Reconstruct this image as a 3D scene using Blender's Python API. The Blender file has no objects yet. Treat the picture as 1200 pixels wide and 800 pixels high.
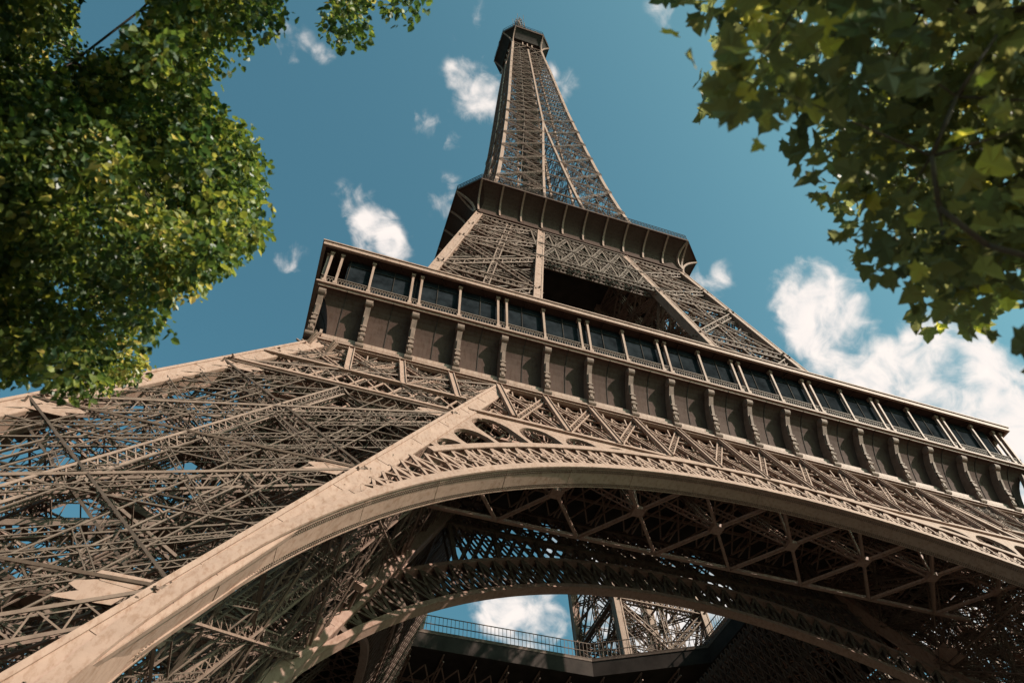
import bpy, bmesh, math, random
from mathutils import Vector, Matrix, noise as mnoise
import numpy as np
random.seed(7)
R = math.radians
V = Vector
scene = bpy.context.scene
COL = scene.collection

# ------------------------------------------------------------------ camera
CAM = V((-31.82, -71.87, 2.34))
YAW, PITCH, ROLL, FPX = 0.3435, 0.9393, -0.026, 915.5
fw = V((math.sin(YAW)*math.cos(PITCH), math.cos(YAW)*math.cos(PITCH), math.sin(PITCH)))
r0 = V((math.cos(YAW), -math.sin(YAW), 0)); u0 = r0.cross(fw)
rt = r0*math.cos(ROLL) + u0*math.sin(ROLL)
up = -r0*math.sin(ROLL) + u0*math.cos(ROLL)
cd = bpy.data.cameras.new('camera')
cam = bpy.data.objects.new('camera', cd); COL.objects.link(cam)
cam.matrix_world = Matrix(((rt.x, up.x, -fw.x, CAM.x), (rt.y, up.y, -fw.y, CAM.y), (rt.z, up.z, -fw.z, CAM.z), (0, 0, 0, 1)))
cd.sensor_width = 36; cd.lens = FPX/1200*36
cd.clip_start = 0.1; cd.clip_end = 5000
cd.dof.use_dof = True; cd.dof.focus_distance = 75; cd.dof.aperture_fstop = 1.2
scene.camera = cam

def ray(px, py):                     # direction through a photo position (1200x800)
    return (fw*FPX + rt*(px-600) - up*(py-400)).normalized()
def to_px(p):
    d = p-CAM; z = d.dot(fw)
    if z < .2: return None
    return 600+FPX*d.dot(rt)/z, 400-FPX*d.dot(up)/z

# ------------------------------------------------------------------ light
SUN_AZ, SUN_EL = R(133), R(35)
sd = V((math.sin(SUN_AZ)*math.cos(SUN_EL), math.cos(SUN_AZ)*math.cos(SUN_EL), math.sin(SUN_EL)))
sl = bpy.data.lights.new('sun', 'SUN'); sl.energy = 5.0; sl.angle = R(.5); sl.color = (1, .90, .80)
so = bpy.data.objects.new('sun', sl); COL.objects.link(so)
so.rotation_euler = sd.to_track_quat('Z', 'Y').to_euler()
scene.view_settings.view_transform = 'Standard'; scene.view_settings.look = 'None'
scene.view_settings.exposure = 0.8; scene.view_settings.gamma = 1.0
scene.cycles.max_bounces = 6; scene.cycles.diffuse_bounces = 3; scene.cycles.transparent_max_bounces = 8
scene.cycles.use_denoising = True

world = bpy.data.worlds.new('World'); scene.world = world; world.use_nodes = True
nt = world.node_tree; N = nt.nodes; L = nt.links
bg = N['Background']
sky = N.new('ShaderNodeTexSky'); sky.sky_type = 'NISHITA'; sky.sun_disc = False
sky.sun_elevation = SUN_EL; sky.sun_rotation = SUN_AZ; sky.air_density = 1.0; sky.dust_density = 4.0; sky.ozone_density = 1.0
def mth(op, a, b=None, clamp=False):
    n = N.new('ShaderNodeMath'); n.operation = op; n.use_clamp = clamp
    for i, x in enumerate((a, b)):
        if x is None: continue
        if isinstance(x, (int, float)): n.inputs[i].default_value = x
        else: L.new(x, n.inputs[i])
    return n.outputs[0]
tint = N.new('ShaderNodeMix'); tint.data_type = 'RGBA'; tint.blend_type = 'MULTIPLY'; tint.inputs[0].default_value = 1
L.new(sky.outputs[0], tint.inputs[6]); tint.inputs[7].default_value = (.86, 1.62, 1.38, 1)
tc = N.new('ShaderNodeTexCoord')
nz = N.new('ShaderNodeTexNoise'); nz.inputs['Scale'].default_value = 11; nz.inputs['Detail'].default_value = 9; nz.inputs['Roughness'].default_value = .6; nz.inputs['Distortion'].default_value = .35
L.new(tc.outputs['Generated'], nz.inputs['Vector'])
nz2 = N.new('ShaderNodeTexNoise'); nz2.inputs['Scale'].default_value = 30; nz2.inputs['Detail'].default_value = 6; nz2.inputs['Distortion'].default_value = .8
L.new(tc.outputs['Generated'], nz2.inputs['Vector'])
# clouds: soft blobs at fixed directions of the sky, broken up by noise
CL = [(940, 335, 34, .6), (975, 395, 46, .85), (945, 375, 34, .55), (985, 345, 30, .5), (1095, 432, 50, .95), (1145, 475, 60, 1), (1050, 458, 44, .9), (1195, 530, 50, 1), (1085, 398, 20, .6), (1250, 560, 60, 1), (930, 305, 14, .35),
      (552, 100, 30, .72), (515, 150, 26, .38), (568, 125, 24, .55), (492, 140, 16, .3), (415, 240, 24, .55), (440, 275, 26, .8), (465, 288, 18, .7), (341, 300, 18, .5),
      (342, 50, 22, .36), (308, 84, 12, .3), (381, 66, 12, .34), (522, 230, 22, .45), (656, 98, 20, .4), (786, 8, 24, .38), (826, 330, 26, .55),
      (612, 722, 40, .95), (575, 716, 25, .7), (735, 715, 60, .9), (20, 755, 45, .8), (60, 700, 30, .5), (880, 760, 90, .8), (1150, 720, 80, .8), (560, 30, 25, .3), (700, 640, 50, .6)]
tot = None
for (x, y, rad, s) in CL:
    d = ray(x, y); ang = math.atan(rad*1.25*(fw.dot(d))/FPX)
    dp = N.new('ShaderNodeVectorMath'); dp.operation = 'DOT_PRODUCT'
    L.new(tc.outputs['Generated'], dp.inputs[0]); dp.inputs[1].default_value = d
    mr = N.new('ShaderNodeMapRange'); mr.interpolation_type = 'SMOOTHSTEP'
    L.new(dp.outputs['Value'], mr.inputs[0]); mr.inputs[1].default_value = math.cos(ang*1.25); mr.inputs[2].default_value = 1.0
    mr.inputs[3].default_value = 0; mr.inputs[4].default_value = s
    tot = mr.outputs[0] if tot is None else mth('ADD', tot, mr.outputs[0])
tot = mth('MINIMUM', tot, 1.1)
den = mth('ADD', mth('MULTIPLY', tot, 1.25), mth('MULTIPLY', mth('SUBTRACT', nz.outputs[0], .5), 3.4))
den = mth('ADD', den, mth('MULTIPLY', mth('SUBTRACT', nz2.outputs[0], .5), 2.3))
gate = N.new('ShaderNodeMapRange'); L.new(tot, gate.inputs[0]); gate.inputs[1].default_value = .02; gate.inputs[2].default_value = .3
cm = N.new('ShaderNodeMapRange'); cm.interpolation_type = 'SMOOTHSTEP'; L.new(den, cm.inputs[0]); cm.inputs[1].default_value = .3; cm.inputs[2].default_value = 1.75
cov = mth('MULTIPLY', mth('MULTIPLY', cm.outputs[0], gate.outputs[0]), .94)
cc = N.new('ShaderNodeMix'); cc.data_type = 'RGBA'; L.new(nz2.outputs[0], cc.inputs[0])
cc.inputs[6].default_value = (8.2, 7.7, 7.5, 1); cc.inputs[7].default_value = (10.6, 9.5, 8.7, 1)
mx = N.new('ShaderNodeMix'); mx.data_type = 'RGBA'; L.new(cov, mx.inputs[0]); L.new(tint.outputs[2], mx.inputs[6]); L.new(cc.outputs[2], mx.inputs[7])
L.new(mx.outputs[2], bg.inputs[0]); bg.inputs[1].default_value = .064

# ------------------------------------------------------------------ materials
def mat(name, base, rough=.6, var=.12, scale=1.5, bump=0, spec=.35, dark=None):
    m = bpy.data.materials.new(name); m.use_nodes = True
    t = m.node_tree; b = t.nodes['Principled BSDF']
    b.inputs['Roughness'].default_value = rough; b.inputs['Specular IOR Level'].default_value = spec
    g = t.nodes.new('ShaderNodeNewGeometry')
    n = t.nodes.new('ShaderNodeTexNoise'); n.inputs['Scale'].default_value = scale; n.inputs['Detail'].default_value = 7; n.inputs['Roughness'].default_value = .65
    t.links.new(g.outputs['Position'], n.inputs['Vector'])
    r = t.nodes.new('ShaderNodeValToRGB')
    r.color_ramp.elements[0].position = .3; r.color_ramp.elements[1].position = .7
    d = dark or tuple(c*(1-var*2) for c in base)
    if bump:                          # rain streaks and grime
        mp = t.nodes.new('ShaderNodeMapping'); mp.inputs['Scale'].default_value = (3.5, 3.5, .35)
        t.links.new(g.outputs['Position'], mp.inputs[0])
        n3 = t.nodes.new('ShaderNodeTexNoise'); n3.inputs['Scale'].default_value = 1.3; n3.inputs['Detail'].default_value = 8; n3.inputs['Roughness'].default_value = .7
        t.links.new(mp.outputs[0], n3.inputs['Vector'])
    r.color_ramp.elements[0].color = (*d, 1); r.color_ramp.elements[1].color = (*[min(1, c*(1+var)) for c in base], 1)
    t.links.new(n.outputs[0], r.inputs[0]); t.links.new(r.outputs[0], b.inputs['Base Color'])
    if bump:
        r3_ = t.nodes.new('ShaderNodeValToRGB'); r3_.color_ramp.elements[0].position = .30; r3_.color_ramp.elements[1].position = .52
        r3_.color_ramp.elements[0].color = (.68, .58, .50, 1); r3_.color_ramp.elements[1].color = (1, 1, 1, 1)
        t.links.new(n3.outputs[0], r3_.inputs[0])
        mu_ = t.nodes.new('ShaderNodeMix'); mu_.data_type = 'RGBA'; mu_.blend_type = 'MULTIPLY'; mu_.inputs[0].default_value = 1
        t.links.new(r.outputs[0], mu_.inputs[6]); t.links.new(r3_.outputs[0], mu_.inputs[7]); t.links.new(mu_.outputs[2], b.inputs['Base Color'])
    if bump:
        n2 = t.nodes.new('ShaderNodeTexNoise'); n2.inputs['Scale'].default_value = 6; n2.inputs['Detail'].default_value = 6
        t.links.new(g.outputs['Position'], n2.inputs['Vector'])
        bp = t.nodes.new('ShaderNodeBump'); bp.inputs['Strength'].default_value = bump; bp.inputs['Distance'].default_value = .05
        t.links.new(n2.outputs[0], bp.inputs['Height']); t.links.new(bp.outputs[0], b.inputs['Normal'])
    return m
IRON = mat('painted_iron', (.278, .174, .136), .6, .07, 1.0, .15, spec=.18)
IRON3 = mat('painted_iron_shaded', (.175, .112, .088), .65, .18, 2.0, spec=.12)  # same iron darkened, imitating shade within the lattice
IRON2 = mat('painted_iron_fine_shaded', (.125, .084, .066), .65, .2, 2.5, spec=.12)  # darker copy of the iron: shade among small members put into colour
PANEL = mat('iron_sheet_shaded', (.068, .040, .032), .7, .1, .5, .1, spec=.05)  # sheet colour darkened to stand for the shade on the frieze
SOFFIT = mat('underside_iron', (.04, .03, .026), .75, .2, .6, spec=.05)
GLASS = mat('dark_glass', (.02, .022, .025), .12, .2, .5, spec=.5)
SCREEN = mat('smoked_glass', (.016, .018, .021), .8, .3, .9, spec=0)
SCREEN.node_tree.nodes['Principled BSDF'].inputs['IOR'].default_value = 1.05
STONE = mat('limestone', (.42, .38, .31), .85, .15, .8, .4)
SAND = mat('dark_gravel', (.07, .06, .05), .95, .15, .4, .3)
BARK = mat('bark', (.10, .075, .055), .9, .3, 5, .6)

# ------------------------------------------------------------------ mesh helpers
class MB:
    def __init__(s): s.v = []; s.f = []
    def box(s, a, b, w, h, upv=V((0, 0, 1)), caps=True):
        a = V(a); b = V(b); d = b-a; l = d.length
        if l < 1e-6: return
        d /= l; x = d.cross(upv)
        if x.length < 1e-3: x = d.cross(V((1, 0, 0)))
        x.normalize(); y = x.cross(d)
        x = x*(w/2); y = y*(h/2); n = len(s.v)
        for p in (a, b): s.v += [p-x-y, p+x-y, p+x+y, p-x+y]
        s.f += [(n, n+1, n+5, n+4), (n+1, n+2, n+6, n+5), (n+2, n+3, n+7, n+6), (n+3, n, n+4, n+7)]
        if caps: s.f += [(n+3, n+2, n+1, n), (n+4, n+5, n+6, n+7)]
    def lat(s, a, b, w, h, upv=V((0, 0, 1)), ch=.13, lc=.07, pitch=None, cross=False):
        """a box girder: four corner angles laced together on four sides"""
        a = V(a); b = V(b); d = b-a; l = d.length; d /= l
        x = d.cross(upv); x.normalize(); y = x.cross(d)
        cs = [(-1, -1), (1, -1), (1, 1), (-1, 1)]
        off = [x*(cx*w/2)+y*(cy*h/2) for cx, cy in cs]
        for o in off: s.box(a+o, b+o, ch, ch, y)
        pitch = pitch or max(w, h)*1.1
        n = max(2, int(round(l/pitch)))
        for k in range(4):
            o1, o2 = off[k], off[(k+1) % 4]; nn = (o1+o2).normalized()
            for i in range(n):
                p = a+d*(l*i/n); q = a+d*(l*(i+1)/n)
                if i % 2: s.box(p+o1, q+o2, .02, lc, (o2-o1).cross(d).cross(d) if 0 else nn.cross(d), False)
                else: s.box(p+o2, q+o1, .02, lc, nn.cross(d), False)
                if cross:
                    if i % 2: s.box(p+o2, q+o1, .02, lc, nn.cross(d), False)
                    else: s.box(p+o1, q+o2, .02, lc, nn.cross(d), False)
    def lad(s, a, b, w, nrm, ch=.12, lc=.07, pitch=None, dep=.15, cross=False):
        """a flat laced girder in the plane with normal nrm"""
        a = V(a); b = V(b); d = b-a; l = d.length; d /= l
        x = d.cross(V(nrm)).normalized()*(w/2)
        s.box(a+x, b+x, ch, dep, nrm); s.box(a-x, b-x, ch, dep, nrm)
        n = max(2, int(round(l/(pitch or w*1.1))))
        for i in range(n):
            p = a+d*(l*i/n); q = a+d*(l*(i+1)/n); sg = 1 if i % 2 else -1
            s.box(p+x*sg, q-x*sg, lc, .03, nrm, False)
            if cross: s.box(p-x*sg, q+x*sg, lc, .03, nrm, False)
    def strip(s, A, B, nrm, t):
        """a plate between two polylines, thickness t along nrm"""
        nrm = V(nrm)*t; n = len(A); k = len(s.v)
        for p, q in zip(A, B): s.v += [V(p), V(q), V(p)+nrm, V(q)+nrm]
        for i in range(n-1):
            a = k+4*i; b = a+4
            s.f += [(a, a+1, b+1, b), (a+2, b+2, b+3, a+3), (a, b, b+2, a+2), (a+1, a+3, b+3, b+1)]
        s.f += [(k, k+2, k+3, k+1), (k+4*(n-1), k+4*(n-1)+1, k+4*(n-1)+3, k+4*(n-1)+2)]
    def cyl(s, a, b, r, n=10, r2=None):
        a = V(a); b = V(b); d = (b-a).normalized(); x = d.orthogonal().normalized(); y = d.cross(x); r2 = r if r2 is None else r2
        k = len(s.v)
        for i in range(n):
            c, q = math.cos(2*math.pi*i/n), math.sin(2*math.pi*i/n)
            s.v += [a+(x*c+y*q)*r, b+(x*c+y*q)*r2]
        for i in range(n):
            j = (i+1) % n; s.f.append((k+2*i, k+2*j, k+2*j+1, k+2*i+1))
        s.f.append(tuple(k+2*i for i in reversed(range(n)))); s.f.append(tuple(k+2*i+1 for i in range(n)))
    def poly(s, pts): k = len(s.v); s.v += [V(p) for p in pts]; s.f.append(tuple(range(k, k+len(pts))))
    def build(s, name, m, parent=None, smooth=False):
        me = bpy.data.meshes.new(name)
        me.vertices.add(len(s.v)); me.vertices.foreach_set('co', np.array([c for p in s.v for c in p], dtype=np.float32))
        lens = np.array([len(f) for f in s.f]); tot = int(lens.sum())
        me.loops.add(tot); me.loops.foreach_set('vertex_index', np.array([i for f in s.f for i in f], dtype=np.int32))
        me.polygons.add(len(s.f)); st = np.zeros(len(s.f), dtype=np.int32); st[1:] = np.cumsum(lens)[:-1]
        me.polygons.foreach_set('loop_start', st)
        me.polygons.foreach_set('use_smooth', np.full(len(s.f), smooth))
        me.update(calc_edges=True); me.materials.append(m)
        o = bpy.data.objects.new(name, me); COL.objects.link(o); o.parent = parent
        return o
def copy_part(o, rot):               # a part with its sub-parts, turned about the tower's axis
    c = o.copy(); COL.objects.link(c); c.parent = o.parent; c.rotation_euler.z = rot
    for ch in list(o.children):
        d = ch.copy(); COL.objects.link(d); d.parent = c
    return c
def four(o):
    for k in (1, 2, 3): copy_part(o, k*math.pi/2)

# ------------------------------------------------------------------ ground
g = MB()
nx = 24
for i in range(nx):
    for j in range(nx):
        x0, x1 = [-1500+3000*k/nx for k in (i, i+1)]; y0, y1 = [-1500+3000*k/nx for k in (j, j+1)]
        g.poly([(x0, y0, 0), (x1, y0, 0), (x1, y1, 0), (x0, y1, 0)])
go = g.build('ground', SAND); go['kind'] = 'structure'

# ------------------------------------------------------------------ the tower's outline
S1, W1 = .469, 15.0
def h1(z): return 32.98+S1*(53-z)
def h2(z): return 17.75+.2245*(113-z)
def w2(z): return 15.5-(z-60)/51*4.2
Z3 = [117, 138, 152, 177, 205, 242, 265, 277]; H3 = [16.3, 13.25, 11.9, 10.05, 8.35, 6.55, 5.25, 4.85]
def h3(z): return float(np.interp(z, Z3, H3))
BK = V((0, .9053, -.4247)).normalized()      # square to the sloping front, inwards
BK = V((0, 1, -S1)).normalized()
NF = -BK
def F(x, z, d=0): return V((x, -h1(z), z))+BK*d      # point of the sloping front face
def Fi(x, z, d=0): return V((x, -h1(z)+W1, z))+BK*d  # ... of the inner face

tower = bpy.data.objects.new('iron_tower', None); COL.objects.link(tower)
tower['label'] = 'brown wrought iron lattice tower with four splayed legs, arches, galleries and a tapering spire'
tower['category'] = 'tower'

# ------------------------------------------------------------------ legs up to the first floor (front left leg)
def rafter(name, P, zs, w, parent, m=None, fl=True):
    mb = MB()
    pts = [P(z) for z in zs]
    for a, b in zip(pts, pts[1:]):
        mb.box(a, b, w, w, V((0, 1, 0)))
    if fl:
        for a, b in zip(pts, pts[1:]):
            d = (b-a).normalized(); x = d.cross(V((0, 1, 0))).normalized(); y = x.cross(d)
            for sx in (-1, 1):
                for sy in (-1, 1):
                    mb.box(a+x*sx*(w/2-.06)+y*sy*(w/2+.03), b+x*sx*(w/2-.06)+y*sy*(w/2+.03), .2, .06, y)
                    mb.box(a+y*sy*(w/2-.06)+x*sx*(w/2+.03), b+y*sy*(w/2-.06)+x*sx*(w/2+.03), .2, .06, x)
            n = max(1, int((b-a).length/4))      # cover plates at the splices
            for i in range(n):
                c = a+(b-a)*((i+.5)/n)
                mb.box(c-d*.45, c+d*.45, w+.04, w-.34, V((0, 1, 0))); mb.box(c-d*.45, c+d*.45, w-.34, w+.04, V((0, 1, 0)))
    return mb.build(name, m or IRON, parent)

LV = [1.4, 16.6, 28.3, 40.2, 50.2]
def leg_point(u, v, z):              # u, v 0..1 across the leg from its outer corner
    h = h1(z); return V((-h+W1*u, -h+W1*v, z))
lm = MB(); fine = MB()
faces = [((0, 0), (1, 0)), ((0, 0), (0, 1)), ((1, 0), (1, 1)), ((0, 1), (1, 1))]
def mix(a, b, t): return (a[0]+(b[0]-a[0])*t, a[1]+(b[1]-a[1])*t)
for fi, (a, b) in enumerate(faces):
    du = V((b[0]-a[0], b[1]-a[1], 0)); 
    nrm = V((0, -1, -S1)) if a[1] == b[1] else V((-1, 0, -S1)); nrm.normalize()
    ins = -nrm*.55*(1 if (a[1] == 0 if a[1] == b[1] else a[0] == 0) else -1)
    _lp = leg_point
    def leg_point(u, v, z, _lp=_lp, ins=ins): return _lp(u, v, z)+ins
    for k in range(4):
        z0, z1 = LV[k], LV[k+1]
        pa0, pb0, pa1, pb1 = leg_point(*a, z0), leg_point(*b, z0), leg_point(*a, z1), leg_point(*b, z1)
        lm.lat(pa0, pb1, .7, .6, nrm, .10, .055, .6)
        lm.lat(pb0, pa1, .7, .6, nrm, .10, .055, .6)
        lm.lat(pa1, pb1, .7, .6, nrm, .10, .055, .6)
        # secondary members: the panels cut in smaller ones
        zm = (z0+z1)/2
        fine.lad(leg_point(*a, zm), leg_point(*b, zm), .45, nrm, .06, .035, .4)
        for t0, t1, s0, s1 in ((.5, 0, 0, .5), (.5, 1, 0, .5), (0, .5, .5, 1), (1, .5, .5, 1)):
            p = leg_point(*mix(a, b, t0), z0+(z1-z0)*s0); q = leg_point(*mix(a, b, t1), z0+(z1-z0)*s1)
            fine.lad(p, q, .4, nrm, .055, .035, .38)
        for t in (.25, .75):
            fine.lad(leg_point(*mix(a, b, t), z0), leg_point(*mix(a, b, t), z1), .3, nrm, .06, .04, .5)
    lm.lat(leg_point(*mix(a, b, .39), 3), leg_point(*mix(a, b, .5), 40), .6, .6, nrm, .11, .055, .5, True)
    leg_point = _lp
# horizontal rings and cross ties inside the leg
for z in (9, 16.6, 22.5, 28.3, 34, 40.2, 45, 50):
    lm.lat(leg_point(.05, .05, z), leg_point(.95, .95, z), .5, .5, V((0, 0, 1)), .09, .06, .6)
    lm.lat(leg_point(.95, .05, z), leg_point(.05, .95, z), .5, .5, V((0, 0, 1)), .09, .06, .6)
    for p, q in (((.5, 0), (1, .5)), ((1, .5), (.5, 1)), ((.5, 1), (0, .5)), ((0, .5), (.5, 0))):
        fine.lad(leg_point(*p, z), leg_point(*q, z), .35, V((0, 0, 1)), .07, .05, .45)
for zz in range(6, 50, 4):           # struts through the inside
    p = leg_point(.2, .2, zz); q = leg_point(.8, .8, zz+4); fine.lad(p, q, .3, V((1, 0, 0)), .06, .05, .5)
    p = leg_point(.8, .2, zz); q = leg_point(.2, .8, zz+4); fine.lad(p, q, .3, V((0, 1, 0)), .06, .05, .5)
thin = MB()
for fi, (a, b) in enumerate(faces+[((.33, 0), (.33, 1)), ((0, .66), (1, .66)), ((.66, 0), (.66, 1))]):
    nrm = V((0, -1, 0)) if a[1] == b[1] else V((-1, 0, 0))
    nu = 6; zl = [3+i*2.35 for i in range(21)]
    for i in range(len(zl)-1):
        for j in range(nu):
            if random.random() < (.5 if fi < 4 else .3):
                thin.lad(leg_point(*mix(a, b, j/nu), zl[i]), leg_point(*mix(a, b, (j+1)/nu), zl[i+1]), .24, nrm, .04, .028, .3, .05)
            if random.random() < (.36 if fi < 4 else .22):
                thin.lad(leg_point(*mix(a, b, (j+1)/nu), zl[i]), leg_point(*mix(a, b, j/nu), zl[i+1]), .24, nrm, .04, .028, .3, .05)
        if i % 2 == 0 or fi > 3: thin.box(leg_point(*a, zl[i]), leg_point(*b, zl[i]), .06, .06, nrm, False)
    for j in range(1, nu): thin.box(leg_point(*mix(a, b, j/nu), 3), leg_point(*mix(a, b, j/nu), 50), .055, .05, nrm, False)
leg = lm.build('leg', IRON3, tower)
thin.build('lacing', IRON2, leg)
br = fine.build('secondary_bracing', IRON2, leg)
zs = [.8, 50.5]
for u, v in ((0, 0), (1, 0), (0, 1), (1, 1)):
    su = -.5 if u else .5; sv = -.5 if v else .5
    rafter('rafter', lambda z: leg_point(u, v, z)+V((su if not u else 0, sv, 0)), [.8, 16.6, 28.3, 40.2, 50.5], 1.05, leg)
# gusset plates where braces meet the rafters, shaped as tongues
for z in LV[1:4]:
    for (a, b) in faces:
        for t, sg in ((0, 1), (1, -1)):
            nrm = V((0, -1, -S1)) if a[1] == b[1] else V((-1, 0, -S1)); nrm.normalize()
            du = V((b[0]-a[0], b[1]-a[1], 0))
            base = leg_point(*(a if t == 0 else b), z)
            gp = MB()
            ax = V(((0 if a[1] == b[1] else -1), (-1 if a[1] == b[1] else 0), 0))
            side = 1 if (a[1] == 0 if a[1] == b[1] else a[0] == 0) else -1
            c = base-nrm*side*0+du*sg*.9
            up_ = (leg_point(0, 0, 10)-leg_point(0, 0, 9)).normalized()
            for k, (l, dz, wd) in enumerate(((1.7, 0, .75), (1.55, 1.15, .6), (1.55, -1.15, .6))):
                e = du*sg*l+up_*dz*.75
                gp.strip([c+up_*(dz*.45-wd*.62), c+e*.75+up_*(-wd*.5), c+e+up_*(-wd*.15)], [c+up_*(dz*.45+wd*.62), c+e*.75+up_*(wd*.5), c+e+up_*(wd*.15)], nrm*side, .07+.02*k)
            gp.build('gusset_plate', IRON, leg)
# lift rails and stairs inside the leg
tr = MB()
for u in (.36, .44, .56, .64):
    tr.lat(leg_point(u, .5, 2), leg_point(u, .5, 50), .35, .5, V((0, 1, 0)), .09, .06, .6)
for i in range(60):
    z = 2+i*.8; tr.box(leg_point(.36, .5, z), leg_point(.64, .5, z), .12, .12)
tr.build('lift_track', IRON2, leg)
st = MB(); z = 1.5; k = 0
while z < 48:
    y = .3; u0_, u1_ = (.15, .55) if k % 2 else (.55, .15)
    a, b = leg_point(u0_, y, z), leg_point(u1_, y, z+3.0)
    for o in (-.5, .5):
        st.box(a+V((0, o, 0)), b+V((0, o, 0)), .06, .28); st.box(a+V((0, o, 1.05)), b+V((0, o, 1.05)), .05, .05)
        for i in range(7):
            p = a+(b-a)*(i/6)+V((0, o, 0)); st.box(p, p+V((0, 0, 1.05)), .04, .04, V((0, 1, 0)))
    for i in range(15):
        p = a+(b-a)*((i+.5)/15); st.box(p-V((0, .5, 0)), p+V((0, .5, 0)), .25, .04)
    st.box(b+V((0, -.6, 0)), b+V((0, 1.2, 0)), 1.3, .06)
    z += 3.0; k += 1
st.build('staircase', IRON2, leg)
# stone footings
for u, v in ((0, 0), (1, 0), (0, 1), (1, 1)):
    c = leg_point(u, v, 1.2); f = MB()
    f.strip([c+V((-2.6, -2.6, -1.25)), c+V((2.6, -2.6, -1.25))], [c+V((-1.6, -1.6, .3)), c+V((1.6, -1.6, .3))], V((0, 1, 0)), .01)
    q = [(-2.6, -2.6), (2.6, -2.6), (2.6, 2.6), (-2.6, 2.6)]
    f = MB()
    lo = [c+V((x, y, -1.25)) for x, y in q]; hi = [c+V((x*.62, y*.62, .1)) for x, y in q]
    for i in range(4): f.poly([lo[i], lo[(i+1) % 4], hi[(i+1) % 4], hi[i]])
    f.poly(hi); f.build('stone_footing', STONE, leg)
four(leg)

# ------------------------------------------------------------------ decorative arch of the front, with its lattice band and arcade
RA, ZC, RB = 37.7, 1.9, 40.7
TH = R(84)
def A(th, r, d=0): return F(r*math.sin(th), ZC+r*math.cos(th), d)
def arc(r0, r1, t0, t1, n, d, t, mb, P=A, nrm=BK):
    ts = [t0+(t1-t0)*i/n for i in range(n+1)]
    mb.strip([P(x, r0, d) for x in ts], [P(x, r1, d) for x in ts], nrm, t)
am = MB()
arc(RA, RA+.28, -TH, TH, 96, -.15, 1.3, am)             # intrados plate: its underside is the broad band one sees
arc(RA-.05, RA+.5, -TH, TH, 96, -.22, .09, am)            # front angle
arc(RA-.03, RA+.5, -TH, TH, 96, 1.1, .05, am)
arc(RB-.1, RB+.22, -R(40), R(40), 80, -.1, 1.0, am)      # extrados
arc(RB-.28, RB+.28, -R(40), R(40), 80, -.18, .08, am)
# seams of the intrados plates
for i in range(-34, 35, 4):
    t = R(i*2+1); am.strip([A(t-.006, RA-.015, -.1), A(t+.006, RA-.015, -.1)], [A(t-.006, RA+.02, -.1), A(t+.006, RA+.02, -.1)], BK, 1.15)
arch = am.build('arch', IRON, tower)
al = MB()
def rlim(t):                          # the lattice narrows where the rafter crosses the arch
    r = RB-.2; t = abs(t)
    for it in range(30):
        x = r*math.sin(t); z = ZC+r*math.cos(t); lim = h1(z)-W1-.5
        if x > lim: r -= (x-lim)*.6
    return max(r, RA+.42)
for d in (0, .95):
    n = 70; t0, t1 = -R(51), R(51)
    for i in range(n):
        a, b = t0+(t1-t0)*i/n, t0+(t1-t0)*(i+1)/n; c = (a+b)/2
        if min(rlim(a), rlim(b)) < RA+.75: continue
        al.box(A(a, RA+.4, d), A(b, rlim(b), d), .16, .12, NF); al.box(A(b, RA+.4, d), A(a, rlim(a), d), .16, .12, NF)
        if i % 2 == 0: al.box(A(a, RA+.3, d), A(a, rlim(a)+.1, d), .24, .14, NF)
        if d == 0 and abs(c) < R(40):  # rosettes: scroll rings in the lattice
            for k in range(8):
                q0, q1 = k*math.pi/4, (k+1)*math.pi/4; rr = .36
                cc_ = A(c, (RA+RB)/2+.1, -.05); tx = (A(c+.01, RA, 0)-A(c, RA, 0)).normalized(); ty = (A(c, RA+1, 0)-A(c, RA, 0)).normalized()
                al.box(cc_+tx*rr*math.cos(q0)+ty*rr*math.sin(q0), cc_+tx*rr*math.cos(q1)+ty*rr*math.sin(q1), .09, .08, NF, False)
for i in range(-20, 21):
    t = R(i*2.1); al.box(A(t, RA+.4, 0), A(t+R(1), RB-.2, 0.95), .1, .1, NF); al.box(A(t, RB-.2, 0), A(t+R(1), RA+.4, 0.95), .1, .1, NF)
al.build('arch_lattice', IRON, arch)
# plates closing the foot of the arch against the rafter
for sg in (-1, 1):
    fp = MB(); ts = [sg*R(49+i*1.0) for i in range(35)]
    Ai = [A(t, RA+.15, -.05) for t in ts]; Bi = []
    for t in ts:
        z = ZC+(RA+.9)*math.cos(t); xa = RA*abs(math.sin(t))
        Bi.append(F(sg*max(min(h1(z)-W1+.15, (RA+3.0)*abs(math.sin(t))), xa+.1), z, -.05))
    fp.strip(Ai, Bi, BK, .12)
    fp.build('spandrel_plate', IRON, arch)
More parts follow.
